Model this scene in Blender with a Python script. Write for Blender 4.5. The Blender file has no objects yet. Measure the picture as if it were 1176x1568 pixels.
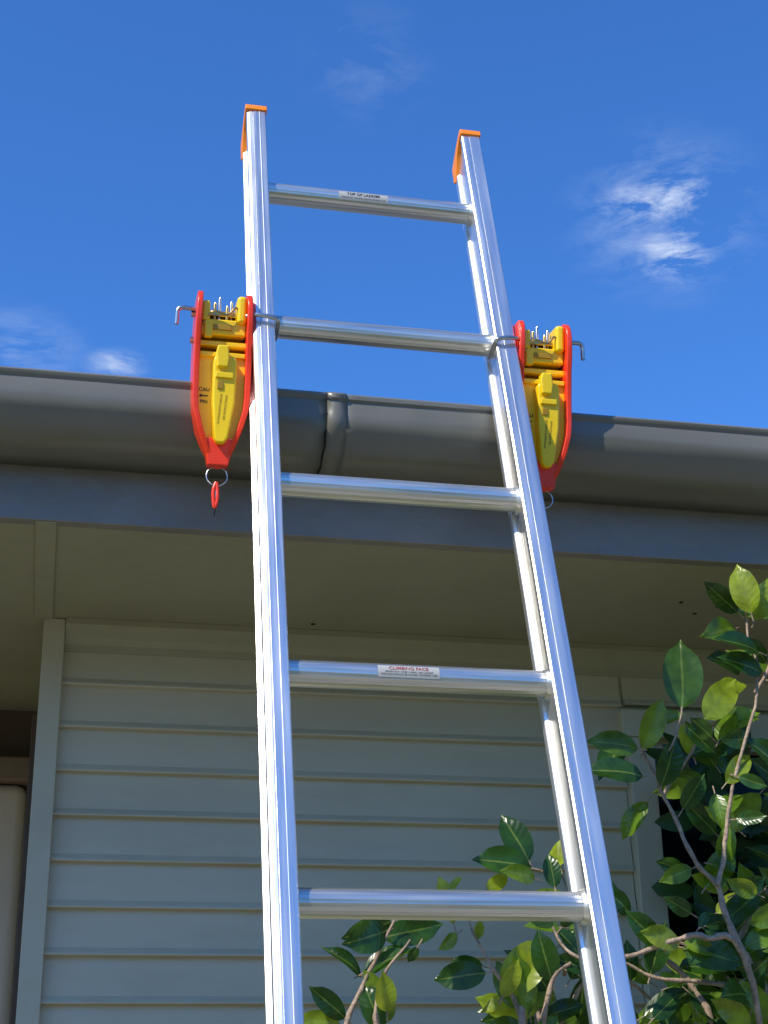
import bpy, math, random
from mathutils import Vector, Matrix, noise
random.seed(7)
H=1.6   # camera height above the ground
scene=bpy.context.scene
scene.view_settings.view_transform='Standard'
scene.view_settings.look='None'
scene.view_settings.exposure=0

# ------------------------------------------------------------------ helpers
def empty(name,loc=(0,0,0),mat=None):
    e=bpy.data.objects.new(name,None); scene.collection.objects.link(e)
    if mat is not None: e.matrix_world=mat
    else: e.location=loc
    return e
def mk(name,verts,faces,mat,parent=None,smooth=False,bevel=0,angle=35):
    me=bpy.data.meshes.new(name); me.from_pydata([tuple(v) for v in verts],[],faces); me.update()
    import bmesh
    bm=bmesh.new(); bm.from_mesh(me); bmesh.ops.recalc_face_normals(bm,faces=bm.faces); bm.to_mesh(me); bm.free()
    ob=bpy.data.objects.new(name,me); scene.collection.objects.link(ob)
    if mat: me.materials.append(mat)
    if parent: ob.parent=parent
    if smooth:
        for p in me.polygons: p.use_smooth=True
        try: me.set_sharp_from_angle(angle=math.radians(angle))
        except Exception: pass
    if bevel:
        b=ob.modifiers.new("bev",'BEVEL'); b.width=bevel; b.segments=3; b.limit_method='ANGLE'; b.angle_limit=math.radians(30)
        for p in me.polygons: p.use_smooth=True
        b.harden_normals=True
    return ob
def boxvf(x0,x1,y0,y1,z0,z1):
    v=[(x,y,z) for x in (x0,x1) for y in (y0,y1) for z in (z0,z1)]
    f=[(0,1,3,2),(4,6,7,5),(0,4,5,1),(2,3,7,6),(0,2,6,4),(1,5,7,3)]
    return v,f
def box(name,x0,x1,y0,y1,z0,z1,mat,parent=None,bevel=0):
    v,f=boxvf(x0,x1,y0,y1,z0,z1); return mk(name,v,f,mat,parent,bevel=bevel)
def prism(name,poly,fn0,fn1,mat,parent=None,bevel=0,smooth=False,angle=35):
    n=len(poly); v=[fn0(*p) for p in poly]+[fn1(*p) for p in poly]
    f=[tuple(range(n)),tuple(range(2*n-1,n-1,-1))]+[(i,(i+1)%n,(i+1)%n+n,i+n) for i in range(n)]
    return mk(name,v,f,mat,parent,bevel=bevel,smooth=smooth,angle=angle)
def sheet_x(name,prof,xs,mat,parent=None,smooth=True,angle=35,wob=0):
    v=[];f=[];n=len(prof)
    for i,x in enumerate(xs):
        for k,(y,z) in enumerate(prof):
            w=wob*noise.noise(Vector((x*2.3,k*.4,3)))
            v.append((x,y+w,z+w*.6))
    for i in range(len(xs)-1):
        for k in range(n-1):
            a=i*n+k; f.append((a,a+1,a+n+1,a+n))
    return mk(name,v,f,mat,parent,smooth=smooth,angle=angle)
def sweep(pts,rad,seg=10):
    pts=[Vector(p) for p in pts]
    if not isinstance(rad,(list,tuple)): rad=[rad]*len(pts)
    v=[];f=[];prev=None
    for i,p in enumerate(pts):
        if i==0: t=pts[1]-pts[0]
        elif i==len(pts)-1: t=pts[-1]-pts[-2]
        else: t=(pts[i+1]-pts[i]).normalized()+(pts[i]-pts[i-1]).normalized()
        t.normalize()
        if prev is None:
            a=Vector((0,0,1)) if abs(t.z)<.9 else Vector((1,0,0))
            u=t.cross(a).normalized()
        else:
            u=(prev-t*prev.dot(t)).normalized()
        prev=u; w=t.cross(u)
        for k in range(seg):
            an=2*math.pi*k/seg
            v.append(p+(u*math.cos(an)+w*math.sin(an))*rad[i])
    for i in range(len(pts)-1):
        for k in range(seg):
            a=i*seg+k;b=i*seg+(k+1)%seg
            f.append((a,b,b+seg,a+seg))
    f.append(tuple(range(seg))); f.append(tuple(range(len(pts)*seg-1,(len(pts)-1)*seg-1,-1)))
    return v,f
def smoothpath(pts,n=6):
    P=[Vector(p) for p in pts]; P=[P[0]*2-P[1]]+P+[P[-1]*2-P[-2]]; o=[]
    for i in range(1,len(P)-2):
        for k in range(n):
            t=k/n
            o.append(.5*((2*P[i])+(P[i+1]-P[i-1])*t+(2*P[i-1]-5*P[i]+4*P[i+1]-P[i+2])*t*t+(-P[i-1]+3*P[i]-3*P[i+1]+P[i+2])*t**3))
    o.append(P[-2]); return o
def tube(name,pts,r,mat,parent=None,seg=10):
    v,f=sweep(pts,r,seg); return mk(name,v,f,mat,parent,smooth=True,angle=60)

# ------------------------------------------------------------------ materials
def newmat(name):
    m=bpy.data.materials.new(name); m.use_nodes=True
    nt=m.node_tree; b=nt.nodes["Principled BSDF"]; return m,nt,b
def N(nt,t,**k):
    n=nt.nodes.new(t)
    for a,b in k.items():
        if a in n.inputs: n.inputs[a].default_value=b
        else: setattr(n,a,b)
    return n
def paint(name,col,rough=.5,var=.12,nscale=6,bump=.1,bscale=60,dirt=None,dirtamt=.3,stretch=(1,1,1),metal=0,spec=.5,coat=0,rvar=.1):
    m,nt,b=newmat(name); L=nt.links.new
    tc=N(nt,'ShaderNodeTexCoord'); mp=N(nt,'ShaderNodeMapping'); mp.inputs['Scale'].default_value=stretch
    L(tc.outputs['Object'],mp.inputs['Vector'])
    n1=N(nt,'ShaderNodeTexNoise',Scale=nscale,Detail=3,Roughness=.6); L(mp.outputs[0],n1.inputs['Vector'])
    r=N(nt,'ShaderNodeMapRange'); r.inputs[1].default_value=.3;r.inputs[2].default_value=.7
    r.inputs[3].default_value=1-var;r.inputs[4].default_value=1+var; L(n1.outputs[0],r.inputs[0])
    mx=N(nt,'ShaderNodeVectorMath',operation='SCALE'); mx.inputs[0].default_value=col[:3]; L(r.outputs[0],mx.inputs['Scale'])
    out=mx.outputs[0]
    if dirt:
        n3=N(nt,'ShaderNodeTexNoise',Scale=nscale*2.7,Detail=5,Roughness=.7); L(mp.outputs[0],n3.inputs['Vector'])
        r3=N(nt,'ShaderNodeMapRange'); r3.inputs[1].default_value=.48;r3.inputs[2].default_value=.72;r3.inputs[3].default_value=0;r3.inputs[4].default_value=dirtamt
        L(n3.outputs[0],r3.inputs[0])
        mm=N(nt,'ShaderNodeMix',data_type='RGBA'); L(r3.outputs[0],mm.inputs[0]); L(out,mm.inputs[6]); mm.inputs[7].default_value=(*dirt,1); out=mm.outputs[2]
    L(out,b.inputs['Base Color'])
    b.inputs['Metallic'].default_value=metal; b.inputs['Specular IOR Level'].default_value=spec
    b.inputs['Coat Weight'].default_value=coat; b.inputs['Roughness'].default_value=rough
    if bump:
        rr=N(nt,'ShaderNodeMapRange'); rr.inputs[1].default_value=.3;rr.inputs[2].default_value=.7;rr.inputs[3].default_value=max(.03,rough-rvar);rr.inputs[4].default_value=rough+rvar
        n2=N(nt,'ShaderNodeTexNoise',Scale=bscale,Detail=2); L(mp.outputs[0],n2.inputs['Vector'])
        L(n2.outputs[0],rr.inputs[0]); L(rr.outputs[0],b.inputs['Roughness'])
        bp=N(nt,'ShaderNodeBump',Strength=bump,Distance=.002); L(n2.outputs[0],bp.inputs['Height']); L(bp.outputs[0],b.inputs['Normal'])
    return m
M_rail=paint("brushed_aluminium",(.81,.81,.80),rough=.36,var=.12,nscale=14,bump=.15,bscale=90,stretch=(1,1,.05),metal=.93,dirt=(.42,.42,.42),dirtamt=.55,rvar=.1)
M_rung=paint("rung_aluminium",(.76,.75,.69),rough=.37,var=.12,nscale=20,bump=.18,bscale=120,stretch=(.05,1,1),metal=.94,dirt=(.42,.40,.31),dirtamt=.55,rvar=.08)
M_orange=paint("orange_plastic",(1.0,.27,.01),rough=.4,var=.06,bump=.05)
M_red=paint("red_plastic",(.92,.050,.012),rough=.27,var=.08,bump=.06,bscale=200,dirt=(.5,.03,.01),dirtamt=.25)
M_yellow=paint("yellow_plastic",(1.0,.67,.006),rough=.33,var=.05,bump=.08,bscale=300,dirt=(.80,.48,.01),dirtamt=.25)
M_ydark=paint("yellow_dark",(.42,.24,.01),rough=.5,var=.1)
M_steel=paint("steel",(.55,.53,.5),rough=.28,var=.15,metal=1,nscale=60,bump=0)
M_brass=paint("brass_plated",(.6,.42,.15),rough=.3,var=.15,metal=1,nscale=60,bump=0)
M_black=paint("black_print",(.015,.015,.015),rough=.6,var=0,bump=0)
M_redtx=paint("red_print",(.30,.04,.04),rough=.6,var=0,bump=0)
M_label=paint("label_film",(.44,.44,.41),rough=.45,var=.06,bump=0,dirt=(.32,.32,.29),dirtamt=.3)
M_gut=paint("gutter_paint",(.160,.155,.122),rough=.34,var=.09,nscale=2.5,bump=.08,bscale=10,dirt=(.095,.088,.065),dirtamt=.3,spec=.6,rvar=.06)
M_fas=paint("fascia_paint",(.235,.212,.178),rough=.42,var=.12,nscale=5,bump=.8,bscale=45,stretch=(.5,1,1),dirt=(.14,.125,.105),dirtamt=.4)
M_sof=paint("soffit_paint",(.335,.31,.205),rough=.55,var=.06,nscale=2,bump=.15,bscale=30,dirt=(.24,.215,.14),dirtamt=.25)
M_wall=paint("weatherboard_paint",(.57,.515,.375),rough=.5,var=.06,nscale=4,bump=.25,bscale=35,stretch=(.25,1,1),dirt=(.39,.345,.235),dirtamt=.35)
M_trim=paint("trim_paint",(.53,.48,.345),rough=.5,var=.05,nscale=4,bump=.2,bscale=40,dirt=(.36,.32,.22),dirtamt=.3)
M_corn=paint("cornice_paint",(.38,.35,.235),rough=.5,var=.05,nscale=4,bump=.2,bscale=40,dirt=(.28,.25,.17),dirtamt=.3)
M_brown=paint("brown_beam",(.10,.06,.038),rough=.6,var=.2,bump=.3)
M_brown2=paint("brown_capital",(.24,.16,.11),rough=.6,var=.2,bump=.3)
M_cream=paint("cream_post",(.68,.55,.43),rough=.5,var=.06,bump=.1)
M_porch=paint("porch_wall",(.45,.37,.27),rough=.6,var=.06,bump=.1)
M_dark=paint("dark_void",(.01,.01,.01),rough=.8,var=0,bump=0)
M_roof=paint("roof_metal",(.12,.12,.115),rough=.45,var=.1)
M_bounce=paint("bounce_concrete",(.27,.25,.21),rough=.85,var=.2,nscale=3,bump=.3)
M_bark=paint("bark",(.36,.26,.18),rough=.8,var=.35,nscale=60,bump=.8,bscale=200,dirt=(.10,.085,.06),dirtamt=.8)
M_skyblock=paint("sky_block_foliage",(.035,.06,.02),rough=.7,var=.5,nscale=2,bump=0)
m,nt,b=newmat("window_glass"); b.inputs['Base Color'].default_value=(.006,.007,.007,1); b.inputs['Roughness'].default_value=.15; b.inputs['Specular IOR Level'].default_value=.2
M_glass=m
m,nt,b=newmat("lawn"); L=nt.links.new
tc=N(nt,'ShaderNodeTexCoord'); n1=N(nt,'ShaderNodeTexNoise',Scale=1.3,Detail=5,Roughness=.7); L(tc.outputs['Object'],n1.inputs['Vector'])
cr=N(nt,'ShaderNodeValToRGB'); cr.color_ramp.elements[0].position=.35;cr.color_ramp.elements[0].color=(.06,.085,.02,1); cr.color_ramp.elements[1].position=.7;cr.color_ramp.elements[1].color=(.17,.16,.06,1)
L(n1.outputs[0],cr.inputs[0]); L(cr.outputs[0],b.inputs['Base Color']); b.inputs['Roughness'].default_value=.9
M_lawn=m
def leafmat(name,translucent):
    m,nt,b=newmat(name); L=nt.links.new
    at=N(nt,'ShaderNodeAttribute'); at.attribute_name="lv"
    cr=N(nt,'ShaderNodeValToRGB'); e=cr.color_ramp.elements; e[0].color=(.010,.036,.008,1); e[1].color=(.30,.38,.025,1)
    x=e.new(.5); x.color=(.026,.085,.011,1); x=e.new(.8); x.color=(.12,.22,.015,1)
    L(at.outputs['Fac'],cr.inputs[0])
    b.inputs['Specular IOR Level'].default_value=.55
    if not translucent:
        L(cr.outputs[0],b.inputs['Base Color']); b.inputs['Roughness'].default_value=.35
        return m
    uv=N(nt,'ShaderNodeUVMap'); uv.uv_map="UVMap"
    sp=N(nt,'ShaderNodeSeparateXYZ'); L(uv.outputs[0],sp.inputs[0])
    ab=N(nt,'ShaderNodeMath',operation='ABSOLUTE'); L(sp.outputs[0],ab.inputs[0])
    mr=N(nt,'ShaderNodeMapRange'); mr.inputs[1].default_value=.012;mr.inputs[2].default_value=.045;mr.inputs[3].default_value=.55;mr.inputs[4].default_value=0; L(ab.outputs[0],mr.inputs[0])
    mx=N(nt,'ShaderNodeMix',data_type='RGBA'); L(mr.outputs[0],mx.inputs[0]); L(cr.outputs[0],mx.inputs[6]); mx.inputs[7].default_value=(.22,.3,.06,1)
    tc=N(nt,'ShaderNodeTexCoord'); nz=N(nt,'ShaderNodeTexNoise',Scale=45,Detail=2); L(tc.outputs['Object'],nz.inputs['Vector'])
    rz=N(nt,'ShaderNodeMapRange'); rz.inputs[1].default_value=.3;rz.inputs[2].default_value=.7;rz.inputs[3].default_value=.7;rz.inputs[4].default_value=1.3; L(nz.outputs[0],rz.inputs[0])
    sc=N(nt,'ShaderNodeVectorMath',operation='SCALE'); L(mx.outputs[2],sc.inputs[0]); L(rz.outputs[0],sc.inputs['Scale'])
    vm=N(nt,'ShaderNodeMath',operation='MULTIPLY_ADD'); L(ab.outputs[0],vm.inputs[0]); vm.inputs[1].default_value=-.35; L(sp.outputs[1],vm.inputs[2])
    vs=N(nt,'ShaderNodeMath',operation='MULTIPLY'); L(vm.outputs[0],vs.inputs[0]); vs.inputs[1].default_value=50
    sn=N(nt,'ShaderNodeMath',operation='SINE'); L(vs.outputs[0],sn.inputs[0])
    bp=N(nt,'ShaderNodeBump',Strength=.14,Distance=.0008); L(sn.outputs[0],bp.inputs['Height']); L(bp.outputs[0],b.inputs['Normal'])
    L(sc.outputs[0],b.inputs['Base Color']); b.inputs['Roughness'].default_value=.26
    tr=N(nt,'ShaderNodeBsdfTranslucent'); hs=N(nt,'ShaderNodeHueSaturation'); hs.inputs['Value'].default_value=2.8; hs.inputs['Hue'].default_value=.48
    L(sc.outputs[0],hs.inputs['Color']); L(hs.outputs[0],tr.inputs['Color'])
    ms=N(nt,'ShaderNodeMixShader'); ms.inputs[0].default_value=.38; L(b.outputs[0],ms.inputs[1]); L(tr.outputs[0],ms.inputs[2])
    L(ms.outputs[0],nt.nodes['Material Output'].inputs['Surface'])
    return m
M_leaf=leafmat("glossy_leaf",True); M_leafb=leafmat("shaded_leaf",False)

# ------------------------------------------------------------------ camera
R=Vector((.97801,-.20786,-.01702));U=Vector((-.06432,-.37826,.92346));F=Vector((.19839,.90206,.38331))
cam=bpy.data.cameras.new("camera"); co=bpy.data.objects.new("camera",cam); scene.collection.objects.link(co)
co.matrix_world=Matrix(((R.x,U.x,-F.x,0),(R.y,U.y,-F.y,0),(R.z,U.z,-F.z,H),(0,0,0,1)))
cam.sensor_fit='VERTICAL'; cam.sensor_height=32; cam.lens=2347.39*32/1568; cam.clip_start=.05; cam.clip_end=5000
scene.camera=co

# ------------------------------------------------------------------ sun + sky
S=Vector((-.76,-.55,.90)).normalized()
sun=bpy.data.lights.new("sun",'SUN'); sun.energy=5.0; sun.angle=math.radians(.5); sun.color=(1,.92,.78)
so=bpy.data.objects.new("sun",sun); scene.collection.objects.link(so)
so.rotation_euler=S.to_track_quat('Z','Y').to_euler()
w=bpy.data.worlds.new("World"); scene.world=w; w.use_nodes=True; nt=w.node_tree; L=nt.links.new
bg=nt.nodes['Background']; sky=N(nt,'ShaderNodeTexSky'); sky.sky_type='NISHITA'; sky.sun_disc=False
sky.sun_elevation=math.asin(S.z); sky.sun_rotation=math.atan2(S.x,S.y); sky.air_density=1.0; sky.dust_density=.3; sky.ozone_density=2.5
hs=N(nt,'ShaderNodeVectorMath',operation='MULTIPLY'); hs.inputs[1].default_value=(.48,1.02,1.74); L(sky.outputs[0],hs.inputs[0])
tc=N(nt,'ShaderNodeTexCoord'); G=tc.outputs['Generated']
def blob(d,ext,inner,outer,gain):
    s=N(nt,'ShaderNodeVectorMath',operation='SUBTRACT'); L(G,s.inputs[0]); s.inputs[1].default_value=d
    m=N(nt,'ShaderNodeVectorMath',operation='MULTIPLY'); L(s.outputs[0],m.inputs[0]); m.inputs[1].default_value=ext
    l=N(nt,'ShaderNodeVectorMath',operation='LENGTH'); L(m.outputs[0],l.inputs[0])
    r=N(nt,'ShaderNodeMapRange',interpolation_type='SMOOTHSTEP'); r.inputs[1].default_value=inner;r.inputs[2].default_value=outer;r.inputs[3].default_value=gain;r.inputs[4].default_value=0
    L(l.outputs['Value'],r.inputs[0]); return r.outputs[0]
def add(a,b):
    n=N(nt,'ShaderNodeMath',operation='ADD'); L(a,n.inputs[0]);L(b,n.inputs[1]); return n.outputs[0]
bl=[((.350,.759,.549),(1,1,3.2),.0,.05,1.1),((.3642,.7737,.5184),(1.2,1.2,1.7),.0,.036,1.2),((.355,.766,.54),(1,1,1.2),.0,.08,.42),
    ((.1613,.7626,.6265),(1,1,1.2),.0,.055,.14),((-.0395,.8829,.4679),(1,1,1.5),.0,.055,.34),((.0217,.8839,.4655),(1,1,2),.0,.026,.8)]
acc=None
for a in bl:
    o=blob(*a); acc=o if acc is None else add(acc,o)
mp=N(nt,'ShaderNodeMapping'); mp.inputs['Scale'].default_value=(17,17,48); mp.inputs['Rotation'].default_value=(.1,.45,0); mp.inputs['Location'].default_value=(.3,.2,1.1); L(G,mp.inputs['Vector'])
nz=N(nt,'ShaderNodeTexNoise',Scale=1.0,Detail=5,Roughness=.68,Distortion=.35); L(mp.outputs[0],nz.inputs['Vector'])
nr=N(nt,'ShaderNodeMapRange'); nr.inputs[1].default_value=.43;nr.inputs[2].default_value=.74; L(nz.outputs[0],nr.inputs[0])
mu=N(nt,'ShaderNodeMath',operation='MULTIPLY',use_clamp=True); L(acc,mu.inputs[0]);L(nr.outputs[0],mu.inputs[1])
mix=N(nt,'ShaderNodeMix',data_type='RGBA'); L(mu.outputs[0],mix.inputs[0]); L(hs.outputs[0],mix.inputs[6]); mix.inputs[7].default_value=(6.0,6.8,8.2,1)
L(mix.outputs[2],bg.inputs['Color']); bg.inputs['Strength'].default_value=.13

# ------------------------------------------------------------------ ground
mk("lawn_ground",[(-400,-400,0),(400,-400,0),(400,400,0),(-400,400,0)],[(0,1,2,3)],M_lawn)
mk("bounce_path",[(-4,-1.8,.004),(5,-1.8,.004),(5,1.9,.004),(-4,1.9,.004)],[(0,1,2,3)],M_bounce)  # added unseen path, bounces sunlight up onto wall and soffit
# added unseen hedge behind the viewer, keeps low sky light off the upper wall
hv=[];hf=[]
rng=random.Random(3)
for i in range(2600):
    x=rng.uniform(-22,22); hh=4.6+1.3*noise.noise(Vector((x*.35,1,0)))+.6*noise.noise(Vector((x*1.3,5,0)))
    z=rng.uniform(0,1)**.8*hh; y=-10-1.2*math.sqrt(max(0,1-(z/hh)**4))*-1*-1+rng.uniform(-.5,.5)+.6*noise.noise(Vector((x,z,0)))
    c=Vector((x,y,z)); a=Vector((rng.gauss(0,1),rng.gauss(0,1),rng.gauss(0,1))).normalized(); b2=a.orthogonal().normalized(); s_=rng.uniform(.2,.5)
    o=len(hv); hv+= [c-a*s_,c+b2*s_*.6,c+a*s_,c-b2*s_*.6]; hf.append((o,o+1,o+2,o+3))
mk("sky_block_hedge",hv,hf,M_skyblock)

# ------------------------------------------------------------------ house
house=empty("weatherboard_house")
XL,XR=-4.0,5.0
def Z(z): return z+H
YW=2.558
def boards(name,x0,x1,z0,z1):
    v=[];f=[];p=.0735; z=z1
    base=.584
    k=math.ceil((z1-base)/p)
    zt=base+k*p
    while zt>z0:
        zb=max(zt-p,z0); t=min(zt,z1)
        if t-zb>.004:
            i=len(v)
            j=random.uniform(-.0012,.0012)
            prof=[(YW+.001,t),(YW-.006,zb+.012),(YW-.0115+j,zb+.004),(YW-.0125+j,zb+.0015),(YW-.0115+j,zb),(YW+.001,zb)]
            for x in (x0,x1):
                for (y,zz) in prof: v.append((x,y,Z(zz)))
            n=6
            for q in range(n-1): f.append((i+q,i+q+1,i+n+q+1,i+n+q))
            f.append(tuple(range(i,i+n))); f.append(tuple(range(i+2*n-1,i+n-1,-1)))
        zt-=p
    return mk(name,v,f,M_wall,house)
boards("weatherboards",-.001,.994,-1.45,.80)
boards("weatherboards_under_window",.994,2.5,-1.45,-.3)
boards("weatherboards_right",2.6,XR,-1.45,.80)
box("wall_core",-.03,XR,YW+.06,YW+.14,Z(-1.5),Z(.72-1.0),M_wall,house)
box("wall_core_left",-.03,1.02,YW+.002,YW+.14,Z(-.28),Z(.842),M_wall,house)
box("wall_core_right",2.5,XR,YW+.002,YW+.14,Z(-.28),Z(.842),M_wall,house)
box("wall_over_window",1.02,2.5,YW+.002,YW+.14,Z(.66),Z(.842),M_wall,house)
boards("weatherboards_over_window",1.0,2.5,.735,.80)
box("foundation",-.03,XR,YW+.01,YW+.2,0,Z(-1.45),M_brown,house)
box("corner_board",-.036,.0,YW-.022,YW+.14,Z(-1.5),Z(.8425),M_trim,house,bevel=.002)
box("side_wall",-.034,-.02,YW+.14,6,0,Z(.842),M_wall,house)
prism("cornice",[(YW-.028,.8425),(YW-.028,.832),(YW-.02,.826),(YW-.014,.812),(YW-.006,.802),(YW-.004,.79),(YW+.001,.79),(YW+.001,.8425)],
      lambda y,z:(.0005,y,Z(z)),lambda y,z:(XR,y,Z(z)),M_corn,house)
box("window_trim_left",.996,1.044,YW-.026,YW+.02,Z(-.3),Z(.672),M_trim,house,bevel=.002)
box("window_head",.985,2.56,YW-.03,YW+.03,Z(.6725),Z(.722),M_trim,house,bevel=.002)
box("window_trim_right",2.5,2.55,YW-.026,YW+.02,Z(-.3),Z(.672),M_trim,house,bevel=.002)
box("window_sill",.98,2.57,YW-.045,YW+.02,Z(-.34),Z(-.301),M_trim,house,bevel=.003)
box("window_glass",1.044,2.5,YW+.03,YW+.036,Z(-.3),Z(.672),M_glass,house)
box("window_mullion",1.72,1.76,YW+.0,YW+.028,Z(-.3),Z(.672),M_trim,house)
box("soffit",XL,XR,2.094,YW+.05,Z(.843),Z(.852),M_sof,house)
box("porch_ceiling",XL,-.02,YW+.0501,3.15,Z(.843),Z(.852),M_sof,house)
box("soffit_batten",-.052,-.022,2.094,YW-.03,Z(.8385),Z(.8425),M_sof,house,bevel=.001)
box("soffit_batten_far",1.58,1.61,2.094,YW-.03,Z(.8385),Z(.8425),M_sof,house,bevel=.001)
box("soffit_batten_left",-1.3,-1.27,2.094,3.1,Z(.8385),Z(.8425),M_sof,house,bevel=.001)
for i,(a,b_) in enumerate([(1.014,2.288),(1.06,2.34),(1.085,2.30),(1.10,2.26),(.42,2.50)]):
    v,f=sweep([(a,b_,Z(.8426)),(a,b_,Z(.8418))],.004,8); mk("soffit_hole_%d"%i,v,f,M_dark,house)
# porch
box("porch_beam",XL,-.036,3.15,3.25,Z(.735),Z(.852),M_brown,house,bevel=.004)
box("porch_back_wall",XL,-.036,4.6,4.65,0,Z(2.2),M_porch,house)
box("porch_post",-.245,-.054,3.11,3.30,0,Z(.684),M_cream,house,bevel=.022)
box("porch_post_capital",-.262,-.040,3.09,3.32,Z(.6845),Z(.7345),M_brown2,house,bevel=.006)
box("porch_gap_strip",-.048,-.0365,2.76,2.80,0,Z(.735),M_brown,house,bevel=.002)  # added dark strip standing in for the dark gap beside the post
# fascia
prism("fascia",[(2.090,.8405),(2.090,.99),(2.112,.99),(2.112,.8405)],lambda y,z:(XL,y,Z(z)),lambda y,z:(XR,y,Z(z)),M_fas,house,bevel=.002)
# roof
v=[];f=[]; nx=240
for i in range(nx+1):
    x=XL+(XR-XL)*i/nx; c=.008*math.cos(i/nx*(XR-XL)/.076*2*math.pi)
    v+= [(x,2.04,Z(.995)+c),(x,7,Z(.995+4.96*math.tan(math.radians(13)))+c)]
for i in range(nx): f.append((2*i,2*i+1,2*i+3,2*i+2))
mk("roof_sheets",v,f,M_roof,house,smooth=True,angle=80)

# gutter (quad profile)
gut=empty("roof_gutter")
def gprof(o=0):
    p=[(1.984,1.0155),(1.9795,1.0215),(1.9735,1.0225),(1.9685,1.018),(1.9695,1.0125),(1.9725,1.009)]
    for k in range(0,13):
        a=math.radians(90*k/12)
        p.append((2.052-.082*math.cos(a)**.92, .988-.064*math.sin(a)**1.15))
    p+= [(2.0885,.9235)]
    q=[]
    for i,(y,z) in enumerate(p):
        cy_,cz_=2.055,1.0
        d=math.hypot(y-cy_,z-cz_); q.append((y+(y-cy_)/d*o,z+(z-cz_)/d*o))
    return q
def gpiece(name,x0,x1,o):
    n=max(2,int((x1-x0)/.04)); X=[x0+(x1-x0)*i/n for i in range(n+1)]
    g=sheet_x(name,[(y,Z(z)) for y,z in gprof(o)],X,M_gut,gut,angle=40,wob=.0018)
    so_=g.modifiers.new("s",'SOLIDIFY'); so_.thickness=.0012; so_.offset=-1 
    return g
gpiece("gutter_left",XL,.354,0)
gpiece("gutter_right",.356,XR,-.0010)
gpiece("joiner_sleeve",.352,.380,.0014)
bead=[(.3512+.001*math.sin(i*1.7),y-.0004,Z(z)) for i,(y,z) in enumerate(gprof(.0006)) if i>5]
tube("joint_sealant",bead,[.0008+.0008*random.random() for _ in bead],M_dark,gut,seg=6)
prism("gutter_back",[(2.0885,.9235),(2.0885,1.0),(2.0875,1.0),(2.0875,.9235)],lambda y,z:(XL,y,Z(z)),lambda y,z:(XR,y,Z(z)),M_gut,gut)

# ------------------------------------------------------------------ ladder
lean=.2812
lv_=Vector((0,math.sin(lean),math.cos(lean))); nv=Vector((0,math.cos(lean),-math.sin(lean)))
P3=Vector((0,1.87787,.82845+H))
LM=Matrix(((1,nv.x,lv_.x,0),(0,nv.y,lv_.y,P3.y),(0,nv.z,lv_.z,P3.z),(0,0,0,1)))
ladder=empty("aluminium_ladder",mat=LM)
D=.0325
XI0,XI1=.2667,.5985
Wd=.031
SB=-(P3.z)/math.cos(lean)+.02
def railprof(xin,sg):
    p=[(0,-D+.0015),(.0015,-D),(.0085,-D),(.009,-D-.0004),(.0105,-D-.0004),(.011,-D),(.0205,-D+.0002),(.0209,-D+.0013),(.0219,-D+.0013),(.0223,-D+.0004),(Wd-.0045,-D+.0012),(Wd-.0008,-D+.0042),(Wd,-D+.006),
       (Wd,-D+.012),(Wd-.002,-D+.0135),(Wd-.006,-D+.015),(Wd-.006,D-.013),(Wd-.003,D-.0115),(Wd,D-.010),(Wd,D-.0015),(Wd-.0015,D),(.0015,D),(0,D-.0015),(0,D-.010),(.001,D-.0115),(.0045,D-.013),(.0045,-D+.013),(.001,-D+.0115),(0,-D+.010)]
    if sg>0:
        p=[(0,-D+.0025),(.0020,-D+.0012),(.0115,-D+.0006),(.0119,-D+.0013),(.0127,-D+.0013),(.0131,-D+.0004),(.0195,-D),(Wd-.0015,-D),(Wd,-D+.0015)]+p[13:]
    return [(xin+sg*u,d) for u,d in p]
ST=.775
def topcut(d): return ST-(d+D)*.30
for nm,xin,sg in (("rail_left",XI0,-1),("rail_right",XI1,1)):
    prism(nm,railprof(xin,sg),lambda x,d:(x,d,SB),lambda x,d:(x,d,topcut(d)-.006),M_rail,ladder,smooth=True,angle=25)
    xo=xin+sg*Wd; a,b_=min(xin,xo)-.0022,max(xin,xo)+.0022
    pd=[(-D-.0028,topcut(-D)-.010),(-D-.0028,topcut(-D)+.001),(-D+.001,topcut(-D)+.005),(-D+.010,topcut(-D)+.004),
        (0.0,topcut(0)+.005),(D-.008,topcut(D)+.004),(D+.0028,topcut(D)-.002),(D+.0040,topcut(D)-.036),(D-.004,topcut(D)-.042),(D-.016,topcut(D)-.026),(0,topcut(0)-.011),(-D+.012,topcut(-D)-.009)]
    prism("end_cap_"+nm[5:],pd,lambda d,s:(a,d,s),lambda d,s:(b_,d,s),M_orange,ladder,bevel=.0015)
    box("foot_"+nm[5:],a-.004,b_+.004,-D-.008,D+.008,SB-.02,SB+.05,M_black,ladder,bevel=.005)
def rungprof(r=.0166,n=48):
    o=[]
    for k in range(n):
        a=2*math.pi*k/n
        rr=r*(1+ (.009 if k%2 else -.009))
        o.append((math.cos(a)*rr,math.sin(a)*rr))
    return o
i=0; s=.6
while s>SB+.1:
    prism("rung_%d"%(i+1),rungprof(),lambda d,z:(XI0-.006,d,s+z),lambda d,z:(XI1+.006,d,s+z),M_rung,ladder,smooth=True,angle=14)
    for sd,(x0,x1) in (("l",(XI0-.0045,XI0-.0005)),("r",(XI1-.001,XI1+.0045))):
        xs_=[x0,x0+(x1-x0)*.5,x1] 
        rr=[.018,.0195,.021] if sd=="r" else [.021,.0195,.018]
        tube("rung_%d_collar_%s"%(i+1,sd),[(xx,0,s) for xx in xs_],rr,M_rung,ladder,seg=32)
    s-=.3; i+=1
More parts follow.
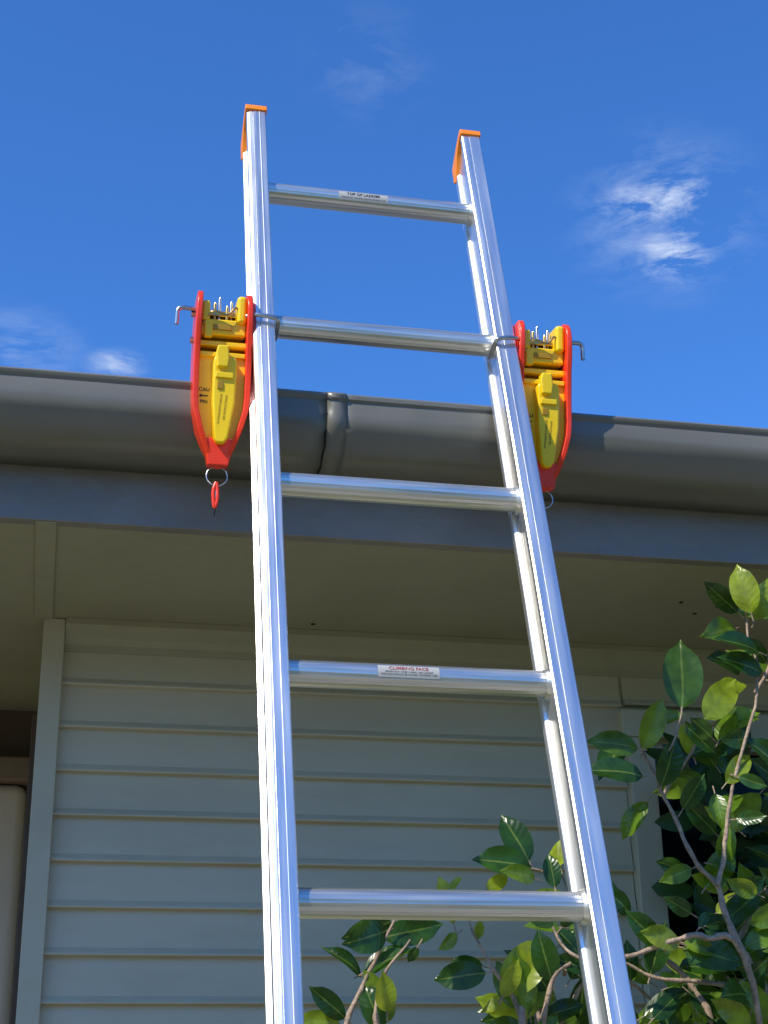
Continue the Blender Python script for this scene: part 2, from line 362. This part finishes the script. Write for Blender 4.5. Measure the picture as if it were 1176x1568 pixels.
def rung_label(name,x0,x1,s,a0,a1):
    r=.0171; v=[];f=[]; n=8
    for k in range(n+1):
        a=a0+(a1-a0)*k/n
        for x in (x0,x1): v.append((x,-math.cos(a)*r,s+math.sin(a)*r))
    for k in range(n): f.append((2*k,2*k+1,2*k+3,2*k+2))
    mk(name,v,f,M_label,ladder,smooth=True)
def text_mesh(name,txt,size,mapfn,mat,parent,bold=0.0):
    cu=bpy.data.curves.new(name,'FONT'); cu.body=txt; cu.size=size; cu.align_x='CENTER'; cu.align_y='CENTER'; cu.offset=bold
    ob=bpy.data.objects.new(name,cu); scene.collection.objects.link(ob)
    dg=bpy.context.evaluated_depsgraph_get(); me=bpy.data.meshes.new_from_object(ob.evaluated_get(dg))
    bpy.data.objects.remove(ob)
    for vt in me.vertices: vt.co=Vector(mapfn(vt.co.x,vt.co.y))
    me.materials.clear(); me.materials.append(mat)
    o=bpy.data.objects.new(name,me); scene.collection.objects.link(o); o.parent=parent; return o
def rmap(xc,s,ac):
    def g(x,y):
        r=.0175; a=ac+y/r
        return (xc+x,-math.cos(a)*r,s+math.sin(a)*r)
    return g
rung_label("top_label",.382,.462,.6,-.72,.26)
text_mesh("top_label_text","TOP OF LADDER",.0072,rmap(.422,.6,-.06),M_black,ladder,.00018)
text_mesh("top_label_small","IMPORTANT THIS END SHOULD BE FROM TOP",.0034,rmap(.422,.6,-.46),M_black,ladder)
rung_label("climb_label",.380,.458,-.3,-.55,.45)
text_mesh("climb_label_text","CLIMBING FACE",.0070,rmap(.419,-.3,.17),M_redtx,ladder,.0001)
text_mesh("climb_label_small","IMPORTANT WHEN USING THIS LADDER\nTHIS FACE SHOULD BE FACING TOWARDS USER",.0033,rmap(.419,-.3,-.22),M_black,ladder)

# ------------------------------------------------------------------ gutter clamps
def clamp(cx_,side):
    top=Vector((0,1.927,1.139)); tip=Vector((0,1.966,.892))
    up=(top-tip).normalized(); bk=Vector((1,0,0)).cross(up)*-1
    if bk.y<0: bk=-bk
    Mx=Matrix(((1,bk.x,up.x,cx_),(0,bk.y,up.y,tip.y),(0,bk.z,up.z,tip.z+H),(0,0,0,1)))
    c=empty("ladder_clamp",mat=Mx)
    for sg,nm in ((-1,"side_frame_l"),(1,"side_frame_r")):
        path=[(.0135,.0),(.0165,.010),(.0245,.028),(.0330,.052),(.0395,.078),(.0408,.095),(.0412,.13),(.0412,.175),(.0410,.205),(.0405,.230),(.0400,.244),(.0395,.252),(.0390,.256)]
        dep=[(-.004,.012),(-.006,.016),(-.009,.024),(-.012,.032),(-.012,.036),(-.012,.038),(-.011,.042),(-.013,.046),(-.018,.048),(-.019,.046),(-.015,.040),(-.009,.032),(-.001,.022)]
        v=[];f=[];t=.0085
        for (a,z),(d0,d1) in zip(path,dep):
            for q in ((a,d0),(a,d1),(a-t,d1),(a-t,d0)): v.append((sg*q[0],q[1],z))
        n=len(path)
        for i in range(n-1):
            for k in range(4):
                f.append((i*4+k,i*4+(k+1)%4,(i+1)*4+(k+1)%4,(i+1)*4+k))
        f.append((0,1,2,3)); f.append(tuple(4*(n-1)+k for k in range(4)))
        mk(nm,v,f,M_red,c,bevel=.0022)
    prism("tip_block",[(-.024,.033),(-.0175,.012),(-.0145,-.004),(.0145,-.004),(.0175,.012),(.024,.033),(.013,.038),(0,.031),(-.013,.038)],lambda a,z:(a,-.0065,z),lambda a,z:(a,.014,z),M_red,c,bevel=.0025)
    prism("body",[(-.010,.022),(.010,.022),(.0195,.034),(.0275,.056),(.0332,.080),(.0345,.096),(.0345,.166),(-.0345,.166),(-.0345,.096),(-.0332,.080),(-.0275,.056),(-.0195,.034)],lambda a,z:(a,.001,z),lambda a,z:(a,.03,z),M_yellow,c,bevel=.002)
    prism("panel_step",[(-.0325,.1645),(.0325,.1645),(.0325,.157),(-.0325,.157)],lambda a,z:(a,-.004,z),lambda a,z:(a,.003,z),M_yellow,c,bevel=.0015)
    prism("lever",[(-.009,.034),(-.004,.026),(.006,.026),(.011,.034),(.0190,.085),(.0205,.128),(.0200,.150),(.016,.156),(-.010,.156),(-.0135,.150),(-.013,.09)],lambda a,z:(a,-.017,z),lambda a,z:(a,.004,z),M_yellow,c,bevel=.0035)
    prism("lever_rib",[(-.0085,.136),(.0065,.136),(.0085,.150),(.0065,.169),(-.0085,.169),(-.011,.157)],lambda a,z:(a,-.0235,z),lambda a,z:(a,-.006,z),M_yellow,c,bevel=.0025)
    prism("lever_notch",[(-.010,.121),(.015,.121),(.015,.1295),(-.010,.1295)],lambda a,z:(a,-.0205,z),lambda a,z:(a,-.012,z),M_yellow,c,bevel=.0014)
    prism("lever_pin",[(-.007,.105),(.001,.105),(.001,.115),(-.007,.115)],lambda a,z:(a,-.0188,z),lambda a,z:(a,-.012,z),M_ydark,c,bevel=.0005)
    box("bay_back",-.0345,.0345,.022,.034,.163,.236,M_ydark,c)
    box("bay_bar",-.0345,.0345,.002,.016,.175,.183,M_yellow,c,bevel=.0018)
    box("bay_block",-.0325,.0325,-.002,.020,.191,.215,M_yellow,c,bevel=.003)
    box("bay_block_slot",-.019,.012,-.0045,.0,.198,.206,M_ydark,c,bevel=.001)
    box("bay_lug",-.028,-.016,-.006,.004,.186,.212,M_yellow,c,bevel=.002)
    box("top_bar",-.0325,.0325,.004,.016,.2215,.2285,M_brass,c,bevel=.002)
    box("cheek_l",-.0322,-.0205,-.008,.028,.210,.241,M_yellow,c,bevel=.004)
    box("cheek_r",.0175,.0322,-.010,.028,.208,.251,M_yellow,c,bevel=.006)
    for i,(x,z,y) in enumerate([(-.013,.243,.008),(-.006,.252,.010),(.0045,.238,.006),(.011,.248,.012)]):
        tube("pin_%d"%i,[(x,y,.212),(x,y,z-.003),(x+.0008,y,z),(x+.001,y,z+.0004)],[.0024,.0024,.0019,.0004],M_steel if i%2 else M_brass,c,seg=10)
    tube("spring_arm",smoothpath([(-.030,-.004,.206),(-.016,-.008,.224),(.004,-.009,.219),(.016,-.007,.232),(.026,-.004,.222)],5),.0019,M_brass,c,seg=8)
    for z in (.186,.226):
        tube("side_bolt_%d"%int(z*1000),[(-.046,.016,z),(.046,.016,z)],.0048,M_steel,c,seg=6)
    o=side
    tube("outer_rod",smoothpath([(o*-.03,.012,.2305),(o*-.052,.010,.232),(o*-.062,.010,.2315),(o*-.066,.010,.226),(o*-.0665,.010,.214),(o*-.067,.010,.206)],5),.0033,M_steel,c,seg=10)
    tube("rail_rod",smoothpath([(o*.03,-.005,.221),(o*.046,-.014,.222),(o*.070,-.016,.219),(o*.0765,-.013,.215),(o*.0775,.004,.206),(o*.078,.02,.200)],5),.0033,M_steel,c,seg=10)
    ringp=[(0.0+.0148*math.sin(2*math.pi*k/28),.006+.003*math.cos(2*math.pi*k/28),-.0165+.0148*math.cos(2*math.pi*k/28)) for k in range(29)]
    tube("split_ring",ringp,.0012,M_steel,c,seg=8)
    tube("ring_lug",[(-.004,.006,-.001),(.004,.006,-.001)],.005,M_red,c,seg=14)
    if side==1:
        tube("safety_clip",smoothpath([(-.001,.004,-.026),(-.0045,.002,-.038),(-.004,.0,-.052),(-.002,-.001,-.064),(.0015,0,-.052),(.0012,.002,-.038),(0,.004,-.026)],4),.0026,M_red,c,seg=10)
        tube("clip_tail",[(-.002,-.001,-.060),(-.0025,-.001,-.076)],[.0024,.0012],M_black,c,seg=8)
        tube("clip_wire",smoothpath([(.001,.003,-.028),(-.001,.0,-.045),(0,.0,-.058)],4),.0009,M_steel,c,seg=6)
    fm=lambda xc,zc,dy:(lambda x,y:(xc+x,dy,zc+y))
    text_mesh("print_caution","CAU",.0075,fm(-.0235,.108,.0004),M_black,c,.0001)
    text_mesh("print_pinch","PIN",.0070,fm(-.0235,.090,.0004),M_black,c,.0001)
    prism("print_arrow",[(-.031,.099),(-.027,.1015),(-.027,.0998),(-.018,.0998),(-.018,.0982),(-.027,.0982),(-.027,.0965)],lambda a,z:(a,.0006,z),lambda a,z:(a,.0003,z),M_black,c)
    vm_=lambda xc,zc:(lambda x,y:(xc-y+x*.08,-.0174,zc+x))
    text_mesh("print_side","AS MANUFACTURED BY",.0042,vm_(-.002,.076),M_black,c)
    text_mesh("print_side_2","SEE INSTRUCTIONS",.0042,vm_(.0055,.078),M_black,c)
    return c
clamp(.1945,1)
clamp(.6735,-1)

# ------------------------------------------------------------------ camellia bush
bush=empty("camellia_bush")
BV=[];BF=[]
def branch(pts,r0,r1,y=2.05,jit=.02):
    P=[]
    for i,p in enumerate(pts):
        x,z=p[0]/1000,p[1]/1000
        yy=p[2] if len(p)>2 else y+random.uniform(-jit,jit)
        P.append((x*yy/2.05,yy,z*yy/2.05+H))
    P=smoothpath(P,6); n=len(P)
    P=[Vector(p)+Vector((noise.noise(Vector(p)*25),noise.noise(Vector(p)*25+Vector((9,0,0))),0))*.006 for p in P]
    rad=[(r0+(r1-r0)*i/(n-1))*(1+.15*math.sin(i*2.1)) for i in range(n)]
    v,f=sweep(P,rad,8); o=len(BV); BV.extend(v); BF.extend([tuple(a+o for a in q) for q in f]); return P
paths=[]
paths.append(branch([(1000,-1600,2.3),(990,-700,2.25),(985,0,2.15),(980,182),(940,259),(921,334),(888,375),(852,459),(822,540)],.008,.0020))
paths.append(branch([(921,334),(942,394),(962,480),(1015,618),(1010,720),(1006,800)],.0038,.0014))
paths.append(branch([(1000,-300,2.2),(960,200),(900,262),(849,258),(784,237),(708,235),(676,275)],.0055,.0018,2.03))
paths.append(branch([(1000,150,2.12),(955,190),(890,203),(822,208),(770,232)],.005,.002,2.08))
paths.append(branch([(773,315),(822,250),(863,207),(900,120),(960,-200,2.2)],.003,.006,2.09))
paths.append(branch([(700,-1600,2.3),(650,-500,2.2),(645,100,2.08),(655,150),(672,210),(697,227)],.007,.0025))
paths.append(branch([(660,-400,2.2),(628,120),(628,151),(596,211),(576,243),(556,283)],.005,.0015))
paths.append(branch([(420,-1600,2.3),(400,-500,2.2),(385,60,2.06),(388,150),(418,210),(440,255),(455,283)],.006,.0016))
paths.append(branch([(410,-300,2.2),(428,120),(428,150),(440,208),(474,256)],.0045,.0014,2.03))
paths.append(branch([(852,459),(900,520),(930,560),(975,600)],.003,.0013,2.1))
paths.append(branch([(645,100),(700,180),(740,215),(800,190),(850,140)],.004,.002,2.12))
paths.append(branch([(940,259),(1000,330),(1060,400),(1100,470)],.005,.002,2.12))
paths.append(branch([(690,210),(700,300),(690,360)],.003,.0012,2.08))
paths.append(branch([(1015,618),(1050,680),(1075,760)],.003,.0012,2.08))
front=([],[],[],[]); back=([],[],[],[])
def leaf(base,tip,wr=.42,nrm=None,curl=.15,val=.5,fold=.25,dst=front,face=.0):
    LV,LF,LU,LC=dst
    base=Vector(base);tip=Vector(tip); ax=tip-base; Ln=ax.length; ax.normalize()
    if nrm is None: nrm=Vector((random.uniform(-.8,.4)*(1-face),-1+random.uniform(-.3,.6)*(1-face),-.3*face+random.uniform(-.1,1.1)*(1-face)))
    nrm=(nrm-ax*nrm.dot(ax)).normalized(); sd=ax.cross(nrm)
    na,nc=(9,4) if dst is front else (6,2); o=len(LV); W=Ln*wr*.5; tw=random.uniform(-.5,.5)*(1-.6*face)
    for i in range(na+1):
        t=i/na
        wd=W*(math.sin(math.pi*min(1,t**.88))**.66) if 0<t<1 else 0
        if t>.86: wd*=.66
        for k in range(nc+1):
            u=k/nc*2-1
            a=tw*t
            s2=sd*math.cos(a)+nrm*math.sin(a); n2=nrm*math.cos(a)-sd*math.sin(a)
            p=base+ax*(Ln*t)+s2*(u*wd*math.cos(fold))+n2*(abs(u)*wd*math.sin(fold)-curl*Ln*(t-.3)**2*2+.07*W*math.sin(7*t+u*3))
            LV.append(p); LU.append((u*.5 if wd else 0,t)); LC.append(val)
    for i in range(na):
        for k in range(nc):
            a=o+i*(nc+1)+k; LF.append((a,a+1,a+nc+2,a+nc+1))
    if dst is front:
        pv,pf=sweep([base-ax*.012,base+ax*.002],[.0011,.0009],5); b0=len(BV); BV.extend(pv); BF.extend([tuple(a+b0 for a in q) for q in pf])
VP="1021,743 1006,825 1025,732 1060,803 1029,681 964,708 1029,650 963,675 894,589 905,700 927,574 985,640 828,525 865,605 847,568 897,582 821,527 745,540 825,487 737,500 850,472 883,545 897,563 942,523 946,542 977,593 951,480 996,529 880,440 920,493 971,490 1016,477 932,465 942,413 959,428 1011,434 947,322 1000,345 880,294 843,316 888,276 905,299 977,155 943,207 951,148 897,181 886,357 836,338 936,547 908,575 948,207 986,233 647,362 611,430 651,353 569,369 655,339 609,352 682,327 676,376 584,323 618,345 532,323 549,340 451,279 382,256 460,262 501,282 486,247 472,226 541,264 515,243 575,222 530,230 579,214 506,205 601,185 669,261 600,182 626,231 441,180 411,217 388,156 341,196 380,149 324,157 431,149 455,172 573,282 569,256 688,274 708,296 716,206 747,181 754,155 720,189 789,293 758,328 810,155 851,189"
pp=[tuple(float(a)/1000 for a in t.split(",")) for t in VP.split()]
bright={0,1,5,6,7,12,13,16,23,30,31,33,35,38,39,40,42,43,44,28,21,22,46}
# twig joining the tall leaf to its branch
branch([(852,500),(880,550),(894,592)],.0018,.0010)
for i in range(0,len(pp),2):
    (x0,z0),(x1,z1)=pp[i],pp[i+1]; j=i//2
    y0=2.05+random.uniform(-.02,.02); y1=y0+random.uniform(-.03,.02)
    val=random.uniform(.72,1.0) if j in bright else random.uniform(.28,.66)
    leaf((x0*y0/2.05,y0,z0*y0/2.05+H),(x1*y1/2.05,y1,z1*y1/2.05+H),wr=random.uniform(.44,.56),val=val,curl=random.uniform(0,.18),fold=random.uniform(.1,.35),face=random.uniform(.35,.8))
def rleaf(P,val,L0=.052,L1=.090,dst=front):
    d=Vector((random.uniform(-1,1),random.uniform(-.4,.3),random.uniform(-.4,.9))).normalized()
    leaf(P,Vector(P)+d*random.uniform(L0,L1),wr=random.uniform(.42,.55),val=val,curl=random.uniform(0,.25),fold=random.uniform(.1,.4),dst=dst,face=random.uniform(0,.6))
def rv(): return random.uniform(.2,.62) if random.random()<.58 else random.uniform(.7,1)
for P in paths:
    for p in P[::3]:
        if random.random()<.5 and p.z>H+.10: rleaf(p+Vector((random.uniform(-.02,.02),random.uniform(0,.04),random.uniform(-.015,.015))),rv())
for _ in range(165):
    x=random.uniform(.93,1.25); z=random.uniform(.15,.80); y=random.uniform(2.04,2.2)
    if z>.45 and x<.93+.10*(z-.45)/.1*.5: continue
    if noise.noise(Vector((x*8,y*4,z*8)))<-.12: continue
    rleaf((x,y,z+H),rv())
for _ in range(950):
    x=random.uniform(1.0,1.6); z=random.uniform(-.3,.62-.06*random.random()); y=random.uniform(2.25,2.5)
    if noise.noise(Vector((x*7,y*4,z*7)))<-.3: continue
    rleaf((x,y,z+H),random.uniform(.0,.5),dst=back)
for _ in range(260):
    x=random.uniform(.66,1.05); z=random.uniform(-.1,.20+.9*max(0,x-.85)); y=random.uniform(2.08,2.3)
    if noise.noise(Vector((x*9,y*5,z*9)))<-.05: continue
    rleaf((x,y,z+H),rv())
for _ in range(520):
    x=random.uniform(.2,1.8); z=random.uniform(-1.2,.0); y=random.uniform(2.0,2.45)
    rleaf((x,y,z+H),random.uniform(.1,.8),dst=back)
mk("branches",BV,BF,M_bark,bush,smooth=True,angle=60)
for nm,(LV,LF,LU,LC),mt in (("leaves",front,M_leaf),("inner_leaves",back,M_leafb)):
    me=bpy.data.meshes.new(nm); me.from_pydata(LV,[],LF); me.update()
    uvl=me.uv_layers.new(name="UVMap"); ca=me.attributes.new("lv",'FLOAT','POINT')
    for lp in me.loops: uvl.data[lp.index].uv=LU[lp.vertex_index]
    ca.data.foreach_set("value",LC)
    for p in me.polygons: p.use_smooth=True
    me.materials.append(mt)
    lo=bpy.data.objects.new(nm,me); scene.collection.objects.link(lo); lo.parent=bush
